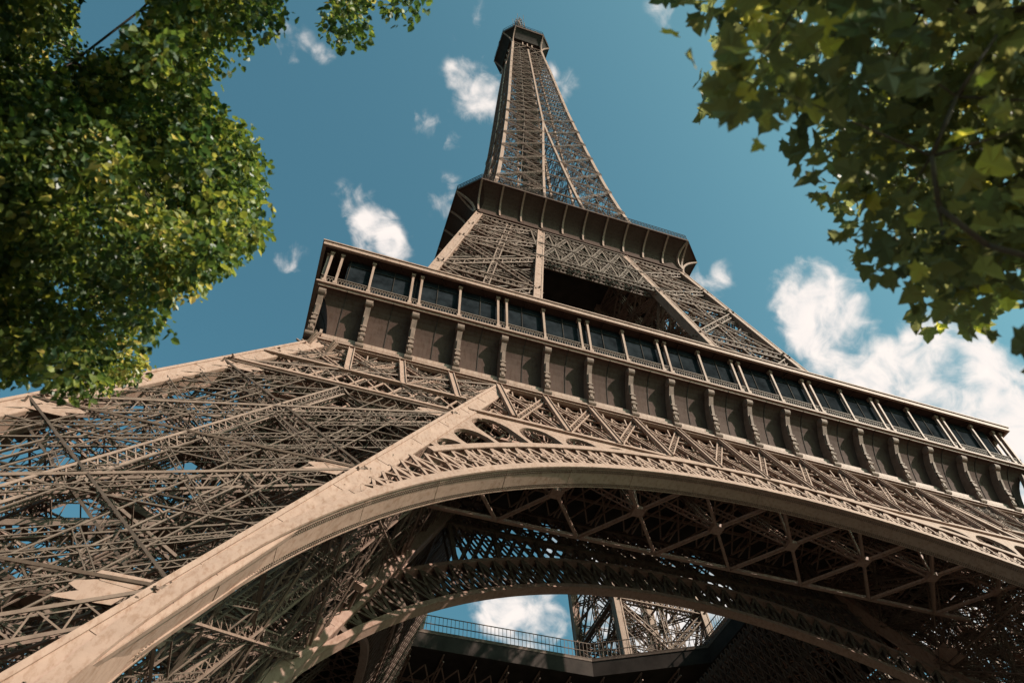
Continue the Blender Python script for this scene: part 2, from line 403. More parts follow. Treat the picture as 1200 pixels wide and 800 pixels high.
# arcade between the arch and the girder
ar = MB(); ZT = 42.45
angs = [38.3, 35.2, 31.5, 27.5, 23.4, 19.2, 15.2, 11.6]
for sg in (-1, 1):
    ar = MB()
    def Q(t, r): return A(sg*t, r, .05)
    def rtop(t):                      # radius at which the girder's lower chord or the rafter is met
        r = (ZT-ZC)/math.cos(t)
        # rafter limit: x = h1(z)-W1
        for it in range(20):
            x = r*math.sin(t); z = ZC+r*math.cos(t); lim = h1(z)-W1
            if x > lim: r -= (x-lim)*.7
        return max(r, RB+.3)
    for k in range(len(angs)-1):
        ta, tb = R(angs[k]), R(angs[k+1]); w = .18/41
        n = 12
        ts = [ta-w+(tb+w-ta+w)*i/n for i in range(n+1)]
        top = []; opn = []
        hgt = rtop((ta+tb)/2)-RB
        for i, t in enumerate(ts):
            u = (t-(ta-w))/((tb+w)-(ta-w))*2-1
            half = abs(ta-tb)/2*41
            rise = min(half, max(.3, hgt*.8))
            bt = min(rtop(ta), rtop(tb), rtop((ta+tb)/2)+.2)
            rr = bt-.2-rise*(1-math.sqrt(max(0, 1-u*u)))
            rr = max(RB+.1, rr)
            top.append(Q(t, max(rtop(t)+.1, rr+.1))); opn.append(Q(t, rr))
        ar.strip(opn, top, BK, .22)
    for k in range(len(angs)):
        t = R(angs[k]); w = .17/41
        ar.strip([Q(t-w, RB), Q(t+w, RB)], [Q(t-w, rtop(t)+.2), Q(t+w, rtop(t)+.2)], BK, .3)
    ar.build('arcade', IRON, arch)
# rivets along the soffit edges
rv = MB()
for i in range(-330, 331):
    t = R(i*.21)
    for d in (.05, .16, .92, 1.03):
        c = A(t, RA-.005, d); tx = (A(t+.001, RA, d)-c).normalized()
        rv.box(c, c-(A(t, RA+1, d)-A(t, RA, d))*.03, .06, .06, tx)
rv.build('rivet_row', IRON2, arch)
four(arch)

# ------------------------------------------------------------------ inner arch, 15 m behind
RI, ZI, RJ = 36.6, 5.3, 40.6
def AI(th, r, d=0): return Fi(r*math.sin(th), ZI+r*math.cos(th), d)
im = MB()
arc(RI, RI+.25, -R(64), R(64), 80, -.4, .65, im, AI)
arc(RI-.03, RI+.45, -R(64), R(64), 80, -.45, .08, im, AI)
arc(RJ-.05, RJ+.35, -R(48), R(48), 60, -.3, .7, im, AI)
inner = im.build('plain_arch', IRON, tower)
il = MB(); n = 48
for i in range(n):
    a, b = -R(48)+R(96)*i/n, -R(48)+R(96)*(i+1)/n
    for d in (-.2, .2):
        il.box(AI(a, RI+.3, d), AI(b, RJ, d), .2, .12, NF); il.box(AI(b, RI+.3, d), AI(a, RJ, d), .2, .12, NF); il.box(AI(a, RI+.3, d), AI(a, RJ, d), .3, .14, NF)
# inner girder above the arch
for z in (47.6, 52.8):
    il.box(Fi(-20, z), Fi(20, z), .5, .5, NF)
def zr(x): return ZI+math.sqrt(max(0, RJ*RJ-x*x))
for i in range(-19, 20):
    for sg in (-1, 1):
        for d in (0, 1.2):
            x0 = i*1.03; x1 = x0+sg*4; x1 = max(-20, min(20, x1)); il.box(Fi(x0, zr(x0), d), Fi(x1, 53, d), .17, .12, NF)
    for z in (44, 46, 49.5, 51.3):
        x = i*1.03
        if z > zr(x) and z > zr(x+1.03): il.box(Fi(x, z), Fi(x+1.03, z), .12, .12, NF, False)
for i in range(-5, 6):
    x = i*3.93; il.box(Fi(x, zr(x)), Fi(x, 52.8), .35, .3, NF)
    if i < 5:
        il.lad(Fi(x, 47.6), Fi(x+3.93, 52.8), .4, NF, .09, .06, .5); il.lad(Fi(x+3.93, 47.6), Fi(x, 52.8), .4, NF, .09, .06, .5)
il.build('arch_girder', IRON2, inner)
four(inner)

# ------------------------------------------------------------------ belt girder of the front under the gallery
bm_ = MB()
CON = [-35.35+i*70.7/18 for i in range(19)]
def bl(z): return h1(z)-.15
for d in (0, 1.6):
    bm_.box(F(-h1(50.4)+.2, 50.45, d), F(h1(50.4)-.2, 50.45, d), .22, .3, NF)
    for z in (44.3, 40.9):
        for sg in (-1, 1):
            xo, xi = h1(z)-.1, h1(z)-W1+.9
            bm_.box(F(sg*xo, z, d-.1), F(sg*xi, z, d-.1), .34, .26, NF)
            bm_.box(F(sg*xo, z+.45, d-.05), F(sg*xi, z+.45, d-.05), .14, .14, NF)
    bm_.box(F(-(h1(42.4)-W1), 42.5, d), F(h1(42.4)-W1, 42.5, d), .42, .26, NF)
    for z in (47.6,):
        bm_.box(F(-h1(z), z, d+.15), F(h1(z), z, d+.15), .16, .14, NF)
belt = bm_.build('belt_girder', IRON, tower)
bd = MB()
for d in (0.1, 1.7):
    for i in range(18):
        x0, x1 = CON[i], CON[i+1]
        if abs(x0) > 33 and abs(x1) > 33: pass
        span = abs((x0+x1)/2) < 19.5
        zb = 42.6 if span else 44.4
        for (a, b) in (((x0, zb), (x1, 50.2)), ((x1, zb), (x0, 50.2))):
            bd.lad(F(*a, d), F(*b, d), .42, NF, .1, .06, .42)
        for (a, b) in (((x0, zb), ((x0+x1)/2, 50.2)), (((x0+x1)/2, zb), (x1, 50.2)), ((x1, zb), ((x0+x1)/2, 50.2)), (((x0+x1)/2, zb), (x0, 50.2))):
            bd.box(F(*a, d+.2), F(*b, d+.2), .1, .08, NF)
        for q in range(4):
            xa, xb = x0+(x1-x0)*q/4, x0+(x1-x0)*(q+1)/4
            for za, zb2 in ((zb, (zb+50.2)/2), ((zb+50.2)/2, 50.2)):
                bd.box(F(xa, za, d+.3), F(xb, zb2, d+.3), .06, .06, NF, False); bd.box(F(xb, za, d+.3), F(xa, zb2, d+.3), .06, .06, NF, False)
        for zz in (46.2, 48.8): bd.box(F(x0, zz, d+.1), F(x1, zz, d+.1), .12, .1, NF)
        if not span:
            for q in range(3):
                u0_, u1_ = x0+(x1-x0)*q/3, x0+(x1-x0)*(q+1)/3
                bd.box(F(u0_, 41.2, d), F(u1_, 44.1, d), .13, .08, NF); bd.box(F(u1_, 41.2, d), F(u0_, 44.1, d), .13, .08, NF)
for i in range(36):                   # ties between front and back of the girder
    x = -34+i*68/35; bd.box(F(x, 50.2, .1), F(x, 44.5, 1.6), .1, .1, NF); bd.box(F(x, 44.5, .1), F(x, 50.2, 1.6), .1, .1, NF)
bd.build('girder_lattice', IRON, belt)
for i in range(1, 18):
    x = CON[i]; span = abs(x) < 19.7; zb = 42.5 if span else 44.3
    if abs(abs(x)-19.6) < .3: zb = 43
    p = MB(); p.box(F(x, zb, -.12), F(x, 50.3, -.12), .5, .16, NF); p.box(F(x-.2, zb, -.24), F(x-.2, 50.3, -.24), .07, .1, NF); p.box(F(x+.2, zb, -.24), F(x+.2, 50.3, -.24), .07, .1, NF)
    p.build('girder_post', IRON, belt)
four(belt)

# horizontal wind bracing under the first floor
ub = MB()
zz = 41.2; yf, yb = -37.4, -29.2
for i in range(-3, 5):
    cx = -2.1+(i)*6.43; cy = (yf+yb)/2; hx = 3.215
    for sg in (-1, 1):
        ub.box((cx-sg*hx, yf, zz), (cx+sg*hx, yb, zz), .24, .2); ub.box((cx-sg*hx, yf, zz-.14), (cx+sg*hx, yb, zz-.14), .12, .06)
    ub.box((cx, cy, zz-.02), (cx, cy, 50), .16, .16, V((1, 0, 0))); ub.box((cx-.45, cy, zz-.02), (cx+.45, cy, zz-.02), .9, .3)
    ub.lat(V((cx, cy, zz)), V((cx-3.3, -25, 53)), .4, .35, V((0, 0, 1)), .1, .06, .6)
    ub.lat(V((cx, cy, zz)), V((cx+3.3, -25, 53)), .4, .35, V((0, 0, 1)), .1, .06, .6)
    ub.lat(V((cx+hx, yf, zz)), V((cx+hx, -31, 53)), .3, .3, V((0, 0, 1)), .08, .06, .6)
ub.box((-24, yb, zz+.1), (24, yb, zz+.1), .3, .25)
under = ub.build('wind_bracing', IRON, tower); four(under)

# ------------------------------------------------------------------ first floor
fl = MB()
HO = [(6.8, 9.6), (19.3, 2.6), (19.3, -8), (9, -14.8), (-9, -14.8), (-19.3, -8), (-19.3, 2.6), (-17, 9.8)]
OU = [(11, 33.4), (33.4, 12), (33.4, -12), (11, -33.4), (-11, -33.4), (-33.4, -12), (-33.4, 12), (-11, 33.4)]
CO = {0: (33.4, 33.4), 2: (33.4, -33.4), 4: (-33.4, -33.4), 6: (-33.4, 33.4)}
for z, fl_ in ((55.2, True), (57.4, False)):
    for i in range(8):
        j = (i+1) % 8
        q = [(*HO[i], z), (*HO[j], z), (*OU[j], z)]
        if i in CO: q += [(*CO[i], z)]
        q += [(*OU[i], z)]
        fl.poly(q if fl_ else q[::-1])
for i in range(8):
    j = (i+1) % 8; fl.poly([(*HO[i], 55.2), (*HO[i], 57.4), (*HO[j], 57.4), (*HO[j], 55.2)])
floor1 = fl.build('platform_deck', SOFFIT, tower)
jo = MB()
for k in range(-8, 9):                # joists under the deck
    x = k*4.0
    if abs(x) < 19.1:
        for sg in (-1, 1):
            lim = (14.8 if abs(x) < 9 else 14.8-(abs(x)-9)*.66) if sg < 0 else (10 if x < 7 else 9.6-(x-6.8)*.56)
            jo.lad((x, sg*(lim+.2), 54.6), (x, sg*33, 54.6), .9, V((1, 0, 0)), .14, .08, 1.0)
    else: jo.lad((x, -33, 54.6), (x, 33, 54.6), .9, V((1, 0, 0)), .14, .08, 1.0)
for k in range(-8, 9):
    y = k*4.0+.5
    for sg in (-1, 1):
        jo.box((sg*20, y, 55.0), (sg*33, y, 55.0), .2, .3)
        if abs(y) > 15: jo.box((0, y, 55.0), (sg*20, y, 55.0), .2, .3)
for q in range(-26, 27, 2):          # diagonal bracing hung under the deck
    for sg in (-1, 1):
        for dr in (-8, 8):
            x0, x1 = q, q+dr
            if abs(x1) < 30: jo.box((x0, sg*(15.5 if sg < 0 else 11), 53.9), (x1, sg*31.5, 53.9), .14, .12, caps=False); jo.box((sg*20.5, x0, 53.7), (sg*31.5, x1, 53.7), .14, .12, caps=False)
jo.build('joist_grid', IRON, floor1)
rl = MB()
for i in range(8):
    a, b = V((*HO[i], 57.4)), V((*HO[(i+1) % 8], 57.4)); n = int((b-a).length/.5)
    for q in range(n): p = a+(b-a)*q/n; rl.box(p, p+V((0, 0, 2.2)), .05, .05, V((1, 0, 0)))
    for z in (.15, 1.1, 2.2): rl.box(a+V((0, 0, z)), b+V((0, 0, z)), .09, .09)
    p0, p1 = a+V((0, 0, -1.0)), b+V((0, 0, -1.0)); rl.box(p0+V((0, 0, .9)), p1+V((0, 0, .9)), .12, .3)
rl.build('void_railing', IRON2, floor1)
for sg in (-1, 1):                    # glazed pavilions on the deck
    pv = MB(); pv.box((-13, sg*24, 59.3), (13, sg*24, 59.3), 9, 3.8); pv.build('pavilion', GLASS, floor1)
    pv = MB(); pv.box((sg*26, -9, 59.3), (sg*26, 9, 59.3), 8, 3.8); pv.build('pavilion', GLASS, floor1)

# gallery along the front
gm = MB()
# curved frieze panel: profile from the girder out to the cornice
prof = []
for i in range(11):
    t = i/10*math.pi/2; prof.append((33.55+1.75*(1-math.cos(t)), 51.0+5.4*math.sin(t)))
for a, b in zip(prof, prof[1:]):
    gm.poly([(-a[0], -a[0], a[1]), (a[0], -a[0], a[1]), (b[0], -b[0], b[1]), (-b[0], -b[0], b[1])])
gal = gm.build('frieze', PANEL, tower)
tm = MB()
def ring(d0, d1, z0, z1, m=None):      # a mitred length of moulding along one side
    m = m or tm; k = len(m.v)
    m.v += [V((-d1, -d1, z0)), V((d1, -d1, z0)), V((d1, -d1, z1)), V((-d1, -d1, z1)), V((-d0, -d0, z0)), V((d0, -d0, z0)), V((d0, -d0, z1)), V((-d0, -d0, z1))]
    m.f += [(k, k+1, k+2, k+3), (k+4, k+7, k+6, k+5), (k, k+4, k+5, k+1), (k+3, k+2, k+6, k+7)]
ring(33.6, 34.45, 50.62, 50.80)
ring(33.3, 35.3, 56.38, 56.6); ring(33.35, 35.5, 56.62, 56.8); ring(33.4, 35.38, 56.82, 57.0)
for i in range(140):                  # dentils at the foot of the panels
    x = -34.2+i*68.4/139; tm.box((x, -34.0, 51.3), (x, -34.0, 51.75), .2, .5, V((1, 0, 0)))
tm.build('cornice', IRON, gal)
sm = MB()
for a, b in zip(prof, prof[1:]): sm.box((0, -a[0]-.01, a[1]), (0, -b[0]-.01, b[1]), .07, .06, V((1, 0, 0)))
q0 = sm.build('panel_seam', SOFFIT, gal)
for i in range(18):
    x = (CON[i]+CON[i+1])/2*.985
    if i: q = q0.copy(); COL.objects.link(q); q.location.x = x
    else: q0.location.x = x
cn = MB()                             # one console, bracket with a scroll at its head
def cp(x0, x1, ys, zs_): 
    cn.strip([(x0, y, z) for y, z in ys], [(x0, y, z) for y, z in zs_], (1, 0, 0), x1-x0)
cp(-.22, .22, [(-34.2, 51.1), (-34.55, 51.5), (-34.5, 52.5), (-34.55, 53.5), (-34.75, 54.5), (-35.1, 55.3)], [(-33.4, 51.1), (-33.5, 51.5), (-33.5, 52.5), (-33.5, 53.5), (-33.8, 54.5), (-34.2, 55.9)])
cp(-.12, .12, [(-34.6, 51.6), (-34.62, 52.5), (-34.68, 53.5), (-34.88, 54.4)], [(-34.3, 51.6), (-34.3, 52.5), (-34.3, 53.5), (-34.5, 54.4)])
cn.cyl((-.29, -34.98, 55.75), (.29, -34.98, 55.75), .42, 16); cn.cyl((-.33, -34.98, 55.75), (.33, -34.98, 55.75), .22, 12); cn.cyl((-.36, -34.98, 55.75), (.36, -34.98, 55.75), .1, 8)
cn.cyl((-.27, -34.5, 52.15), (.27, -34.5, 52.15), .2, 12); cn.cyl((-.33, -34.35, 50.95), (.33, -34.35, 50.95), .26, 12)
cn.box((0, -34.7, 53.2), (0, -34.6, 53.2), .5, .12, V((0, 0, 1))); cn.box((0, -34.72, 52.7), (0, -34.6, 52.7), .44, .3)
c0 = cn.build('console', IRON3, gal); c0.location.x = CON[0]*.985
for x in CON[1:-1]:
    c = c0.copy(); COL.objects.link(c); c.location.x = x*.985
# balustrade
bal = MB()
bal.box((-35.3, -35.2, 57.95), (35.3, -35.2, 57.95), .14, .1); bal.box((-35.3, -35.2, 57.06), (35.3, -35.2, 57.06), .12, .08); bal.box((-35.3, -35.2, 57.68), (35.3, -35.2, 57.68), .05, .05)
n = 300
for i in range(n):
    x = -35.2+70.4*i/(n-1); bal.box((x, -35.2, 57.0), (x, -35.2, 57.7), .05, .06, V((1, 0, 0)))
    if i < n-1:
        xm = x+70.4/(n-1)/2; bal.box((x, -35.2, 57.6), (xm, -35.2, 57.9), .04, .04); bal.box((xm, -35.2, 57.9), (x+70.4/(n-1), -35.2, 57.6), .04, .04)
bal.build('balustrade', IRON2, gal)
# posts of the gallery
pp = MB(); pp.box((0, -35.2, 57.0), (0, -35.2, 61.75), .2, .24, V((0, 1, 0))); pp.box((0, -35.2, 57.0), (0, -35.2, 57.3), .36, .4, V((0, 1, 0))); pp.box((0, -35.2, 61.4), (0, -35.2, 61.7), .36, .4, V((0, 1, 0)))
p0 = pp.build('gallery_post', IRON, gal); p0.location.x = -34.95
xs = []
for i in range(10):
    b = -35.2+i*70.4/9
    if 0 < i < 9: xs += [b-.4, b+.4]
    elif i == 0: xs += [b+1.15]
    else: xs += [b-1.15, b-.25]
    if i < 9: xs.append(b+70.4/18)
for x in xs:
    c = p0.copy(); COL.objects.link(c); c.location.x = x
rf = MB()
ro = 35.9
ring(ro-.25, ro, 61.75, 62.2, rf); ring(ro-.5, ro+.1, 62.22, 62.36, rf)
rf.build('eaves', IRON, gal)
rs = MB()
rs.poly([(-35.6, -35.6, 61.95), (35.6, -35.6, 61.95), (30.5, -30.5, 61.95), (-30.5, -30.5, 61.95)])
rs.poly([(-35.6, -35.6, 62.35), (-30.5, -30.5, 62.6), (30.5, -30.5, 62.6), (35.6, -35.6, 62.35)])
for i in range(37):
    x = -35+i*70/36; rs.box((x, -35.5, 61.85), (x*.88, -31, 61.85), .1, .18)
rs.build('gallery_roof', PANEL, gal)
gw = MB(); gw.box((-31, -31.2, 59.7), (31, -31.2, 59.7), .2, 4.3)
gw.build('glass_front', GLASS, gal)
gs = MB(); gs.box((-33.4, -34.85, 59.4), (33.4, -34.85, 59.4), .06, 4.7); gs.build('glass_screen', SCREEN, gal)
gf = MB()
for i in range(1, 36):
    x = -35.2+i*70.4/36
    if abs(x) < 33.4: gf.box((x, -34.92, 57.0), (x, -34.92, 61.75), .05, .06, V((1, 0, 0)))
gf.box((-33.4, -34.92, 60.9), (33.4, -34.92, 60.9), .05, .05)
gf.build('screen_frame', SOFFIT, gal)
mu = MB()
for i in range(37):
    x = -31+i*62/36; mu.box((x, -31.36, 57.5), (x, -31.36, 61.9), .1, .08, V((1, 0, 0)))
mu.box((-31, -31.36, 58.6), (31, -31.36, 58.6), .08, .1)
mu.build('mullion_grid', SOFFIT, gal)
for i in range(24):                   # bulbs and small fittings under the gallery roof
    x = random.uniform(-33, 33); y = random.uniform(-34.5, -32); lb = MB(); lb.cyl((x, y, 61.85), (x, y, 61.45), .03, 5); lb.cyl((x, y, 61.45), (x, y, 61.2), .1, 8, .2); lb.build('gallery_lamp', IRON, gal)
four(gal)

# ------------------------------------------------------------------ second stage
LV2 = [57, 70.5, 84, 97.5, 111.8]
def lp2(u, v, z): h = h2(z); return V((-h+w2(z)*u, -h+w2(z)*v, z))
l2 = MB(); f2 = MB()
for (a, b) in faces:
    nrm = V((0, -1, -.2245)) if a[1] == b[1] else V((-1, 0, -.2245)); nrm.normalize()
    ins = -nrm*.6*(1 if (a[1] == 0 if a[1] == b[1] else a[0] == 0) else -1); _l2 = lp2
    def lp2(u, v, z, _l2=_l2, ins=ins): return _l2(u, v, z)+ins
    for k in range(4):
        z0, z1 = LV2[k], LV2[k+1]
        for zz0, zz1 in (((z0, z1),) if k < 3 else ((z0, (z0+z1)/2), ((z0+z1)/2, z1))):
            l2.lat(lp2(*a, zz0), lp2(*b, zz1), .7, .7, nrm, .16, .1, .9); l2.lat(lp2(*b, zz0), lp2(*a, zz1), .7, .7, nrm, .16, .1, .9)
            l2.lat(lp2(*a, zz1), lp2(*b, zz1), .8, .8, nrm, .18, .1, .8, True)
        for q in range(4):
            za, zb = z0+(z1-z0)*q/4, z0+(z1-z0)*(q+1)/4
            for t in range(4):
                if (q+t) % 2: f2.box(lp2(*mix(a, b, t/4), za), lp2(*mix(a, b, (t+1)/4), zb), .14, .08, nrm)
                else: f2.box(lp2(*mix(a, b, (t+1)/4), za), lp2(*mix(a, b, t/4), zb), .14, .08, nrm)
            f2.lad(lp2(*a, zb), lp2(*b, zb), .4, nrm, .08, .06, .6)
    l2.lat(lp2(*mix(a, b, .5), 57), lp2(*mix(a, b, .5), 111.5), .7, .5, nrm, .16, .1, .8)
    lp2 = _l2
for z in (64, 70.5, 77, 84, 91, 97.5, 104, 111):
    l2.lat(lp2(.06, .06, z), lp2(.94, .94, z), .5, .5, V((0, 0, 1)), .1, .07, .8); l2.lat(lp2(.94, .06, z), lp2(.06, .94, z), .5, .5, V((0, 0, 1)), .1, .07, .8)
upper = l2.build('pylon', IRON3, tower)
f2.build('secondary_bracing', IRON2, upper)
for u, v in ((0, 0), (1, 0), (0, 1), (1, 1)):
    su = -.45 if u else .45; sv = -.45 if v else .45
    rafter('rafter', lambda z: lp2(u, v, z)+V((su, sv, 0)), [57.3, 84, 112.8], 1.05, upper)
t2 = MB()
for u in (.4, .6): t2.lat(lp2(u, .5, 57), lp2(u, .5, 112), .4, .4, V((0, 1, 0)), .1, .07, .7)
for k in range(17):
    z = 58+k*3.2; a, b = (.25, .7) if k % 2 else (.7, .25); t2.box(lp2(a, .3, z), lp2(b, .3, z+3.2), .9, .1); t2.box(lp2(a, .3, z+1), lp2(b, .3, z+4.2), .06, .06)
t2.build('lift_track', IRON2, upper)
four(upper)
# girder between the upper legs under the second floor
g2 = MB()
def F2(x, z, d=0): return V((x, -h2(z)+d, z))
NR2 = V((0, -1, -.2245)).normalized()
for d in (0, 1.2):
    for z in (98.2, 104.8, 111.6): g2.lad(F2(-h2(z)+11, z, d), F2(h2(z)-11, z, d), .7, NR2, .16, .1, .7, .2, True)
    for i in range(-3, 3):
        for z0, z1 in ((98.2, 104.8), (104.8, 111.6)):
            x0, x1 = i*3, i*3+3; g2.lad(F2(x0, z0, d), F2(x1, z1, d), .5, NR2, .12, .08, .5); g2.lad(F2(x1, z0, d), F2(x0, z1, d), .5, NR2, .12, .08, .5)
            g2.box(F2(x0, z0, d), F2(x0+1.5, z1, d+.1), .12, .08, NR2); g2.box(F2(x0+1.5, z0, d), F2(x0, z1, d+.1), .12, .08, NR2)
            g2.box(F2(x0, z0, d), F2(x0, z1, d), .25, .12, NR2)
four(g2.build('tie_girder', IRON2, tower))

# ------------------------------------------------------------------ second floor gallery (chamfered square)
def octo(h, c, z): return [V((-h+c, -h, z)), V((h-c, -h, z)), V((h, -h+c, z)), V((h, h-c, z)), V((h-c, h, z)), V((-h+c, h, z)), V((-h, h-c, z)), V((-h, -h+c, z))]
pr = []
for i in range(9):
    t = i/8; pr.append((17.95+3.2*(t**2.1), 113.2+4.3*t**.85, .35+2.9*t))
sh = MB()
for a, b in zip(pr, pr[1:]):
    A_, B_ = octo(a[0], a[2], a[1]), octo(b[0], b[2], b[1])
    for i in range(8): j = (i+1) % 8; sh.poly([A_[i], A_[j], B_[j], B_[i]])
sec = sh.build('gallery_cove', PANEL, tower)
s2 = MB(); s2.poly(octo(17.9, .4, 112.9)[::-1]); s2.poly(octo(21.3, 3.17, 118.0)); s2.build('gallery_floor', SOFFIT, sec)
e2 = MB()
def oring(h, c, z0, z1, t):
    Ao, Bo = octo(h, c, z0), octo(h, c, z1); Ai_, Bi_ = octo(h-t, c, z0), octo(h-t, c, z1)
    for i in range(8):
        j = (i+1) % 8; e2.poly([Ao[i], Ao[j], Bo[j], Bo[i]]); e2.poly([Ai_[i], Bi_[i], Bi_[j], Ai_[j]]); e2.poly([Bo[i], Bo[j], Bi_[j], Bi_[i]]); e2.poly([Ao[i], Ai_[i], Ai_[j], Ao[j]])
oring(21.35, 3.2, 117.5, 117.95, .6); oring(18.1, .5, 112.75, 113.15, .5)
e2.build('edge_beam', PANEL, sec)
def rib_on(p_of, name='rib', w=.28):
    m = MB(); pts = [p_of(t/8) for t in range(9)]
    for (a, n1), (b, n2) in zip(pts, pts[1:]): m.box(a-n1*.12, b-n2*.12, w, .34, n1)
    return m.build(name, IRON, sec)
def prof2(t): return (17.95+3.2*(t**2.1), 113.2+4.3*t**.85, .35+2.9*t)
for k in range(4):
    rotm = Matrix.Rotation(k*math.pi/2, 3, 'Z')
    for i in range(11):
        x0 = -17.6+i*3.52*1.0
        def pf(t, x0=x0):
            h, z, c = prof2(t); return rotm @ V((x0*(1+.025*t), -h, z)), rotm @ V((0, 1, .3)).normalized()
        rib_on(pf)
    def pf(t):
        h, z, c = prof2(t); return rotm @ V((-h, -h+c, z)), rotm @ V((1, .5, .3)).normalized()
    rib_on(pf)
rr2 = MB()
O = octo(21.2, 3.15, 118.0)
for i in range(8):
    a, b = O[i], O[(i+1) % 8]; n = int((b-a).length/.55)
    for q in range(n): p = a+(b-a)*q/n; rr2.box(p, p+V((0, 0, 1.6)), .05, .05, V((1, 0, 0)))
    for z in (.6, 1.1, 1.6): rr2.box(a+V((0, 0, z)), b+V((0, 0, z)), .08, .08)
rr2.build('railing', SOFFIT, sec)
kb = MB()                             # low kiosks on the second floor
for x, y in ((-9, -9), (9, -9), (9, 9), (-9, 9)): kb.box((x-3, y, 119.6), (x+3, y, 119.6), 5, 3.2)
kb.build('kiosk', SOFFIT, sec)

# ------------------------------------------------------------------ the spire, from the second floor to the top
LV3 = [117.6]; s_ = 11.5
while LV3[-1] < 262: LV3.append(LV3[-1]+s_); s_ = max(5.6, s_*.955)
LV3[-1] = 267
MERGE = 187
def xi(z): return max(0, 5.2*(MERGE-z)/(MERGE-117)) if z < MERGE else 0
sp = MB(); sf = MB()
def G(x, z, d=0): return V((x, -h3(z)+d, z))
for k in range(len(LV3)-1):
    z0, z1 = LV3[k], LV3[k+1]
    w = .42 if z0 < 190 else .3
    a0, a1, b0, b1 = -h3(z0), -h3(z1), -xi(z0), -xi(z1)
    NR = V((0, -1, 0))
    for sg in (-1, 1):
        if z0 < 190:
            sp.lat(G(sg*a0, z0), G(sg*b1, z1), w, w, NR, .09, .055, .8); sp.lat(G(sg*b0, z0), G(sg*a1, z1), w, w, NR, .09, .055, .8)
        else:
            sp.box(G(sg*a0, z0), G(sg*b1, z1), .15, .14, NR); sp.box(G(sg*b0, z0), G(sg*a1, z1), .15, .14, NR)
        zm = (z0+z1)/2; am_, bm2 = -h3(zm), -xi(zm); cm_ = (am_+bm2)/2; c0_ = (a0+b0)/2; c1_ = (a1+b1)/2
        for P0, P1 in (((am_, zm), (c1_, z1)), ((c1_, z1), (bm2, zm)), ((bm2, zm), (c0_, z0)), ((c0_, z0), (am_, zm)), ((am_, zm), (bm2, zm))):
            sf.box(G(sg*P0[0], P0[1]), G(sg*P1[0], P1[1]), .085, .08, NR)
        for P0, P1 in (((c0_, z0), (c1_, z1)),): sf.box(G(sg*P0[0], P0[1], .1), G(sg*P1[0], P1[1], .1), .12, .1, NR)
    sp.lad(G(-h3(z1), z1), G(h3(z1), z1), .42, NR, .11, .06, .6, .14)
    # braces towards the inside, and a floor frame
    h = h3(z1)
    sf.box((-h, -h, z1), (0, 0, z1), .14, .2); sf.box((-h, -h, z1), (0, -2.2, z1-2), .12, .15); sf.box((0, -h, z1), (0, -1.5, z1), .14, .2)
    for t in (.5,): sf.box((-h*t, -h*t, z1), (h*t, -h*t, z1), .14, .16)
spire = sp.build('spire', IRON3, tower)
sf.build('secondary_bracing', IRON2, spire)
def r3(name, P, zs_, w):
    m = MB()
    for a, b in zip(zs_, zs_[1:]): m.box(P(a), P(b+.05), w, w, V((0, 1, 0)))
    m.build(name, IRON, spire)
ZR = [117.6]+[z for z in range(124, 268, 8)]+[268]
r3('rafter', lambda z: V((-h3(z)+.3, -h3(z)+.3, z)), ZR, .72)
for sg in (-1, 1): r3('rafter', lambda z: V((sg*xi(z), -h3(z)+.05, z)), [117.6]+list(range(124, 187, 8))+[187], .5)
r3('rafter', lambda z: V((0, -h3(z)+.02, z)), [187]+list(range(195, 262, 8))+[262], .5)
four(spire)
core = MB()                           # lift shaft and stair in the middle
for x, y in ((-1.6, -1.6), (1.6, -1.6), (1.6, 1.6), (-1.6, 1.6)): core.box((x, y, 112), (x, y, 270), .4, .4, V((0, 1, 0)))
for k in range(52):
    z = 114+k*3; 
    for (a, b) in (((-1.6, -1.6), (1.6, -1.6)), ((1.6, -1.6), (1.6, 1.6)), ((1.6, 1.6), (-1.6, 1.6)), ((-1.6, 1.6), (-1.6, -1.6))):
        core.box((*a, z), (*b, z), .2, .2); core.box((*a, z), (*b, z+3), .16, .12); core.box((*b, z), (*a, z+3), .16, .12)
    s = 1 if k % 2 else -1
    core.box((2.2*s, -2.6, z), (-2.2*s, -2.6, z+3), .8, .1); core.box((2.2*s, 2.6, z), (-2.2*s, 2.6, z+3), .8, .1)
core.build('lift_shaft', IRON2, tower)

# ------------------------------------------------------------------ top platform
tp = MB()
p3 = []
for i in range(7):
    t = i/6; p3.append((5.1+3.0*(t**1.7), 267.5+6.8*t**.8, .2+3.0*t))
for a, b in zip(p3[2:], p3[3:]):
    A_, B_ = octo(a[0], a[2], a[1]), octo(b[0], b[2], b[1])
    for i in range(8): j = (i+1) % 8; tp.poly([A_[i], A_[j], B_[j], B_[i]])
tp.poly(octo(p3[2][0], p3[2][2], p3[2][1])[::-1]); tp.poly(octo(8.2, 3.25, 275.9))
topo = tp.build('summit_platform', SOFFIT, tower)
e2 = MB(); oring(8.25, 3.27, 274.2, 275.8, .3); e2.build('edge_beam', PANEL, topo)
tb = MB()
for k in range(4):
    rotm = Matrix.Rotation(k*math.pi/2, 3, 'Z')
    for x in (-4.9, 4.9):
        pts = []
        for i in range(7):
            t = i/6; pts.append(rotm @ V((x, -(5.15+3.05*(t**1.7)), 266.5+7.8*t**.8)))
        for a, b in zip(pts, pts[1:]): tb.box(a, b, .35, .35)
    for x in (-1.6, 0, 1.6): tb.box(rotm @ V((x, -5.3, 266)), rotm @ V((x, -5.4, 268.6)), .35, .25)
tb.build('bracket', IRON, topo)
tr_ = MB(); O = octo(8.1, 3.2, 275.9)
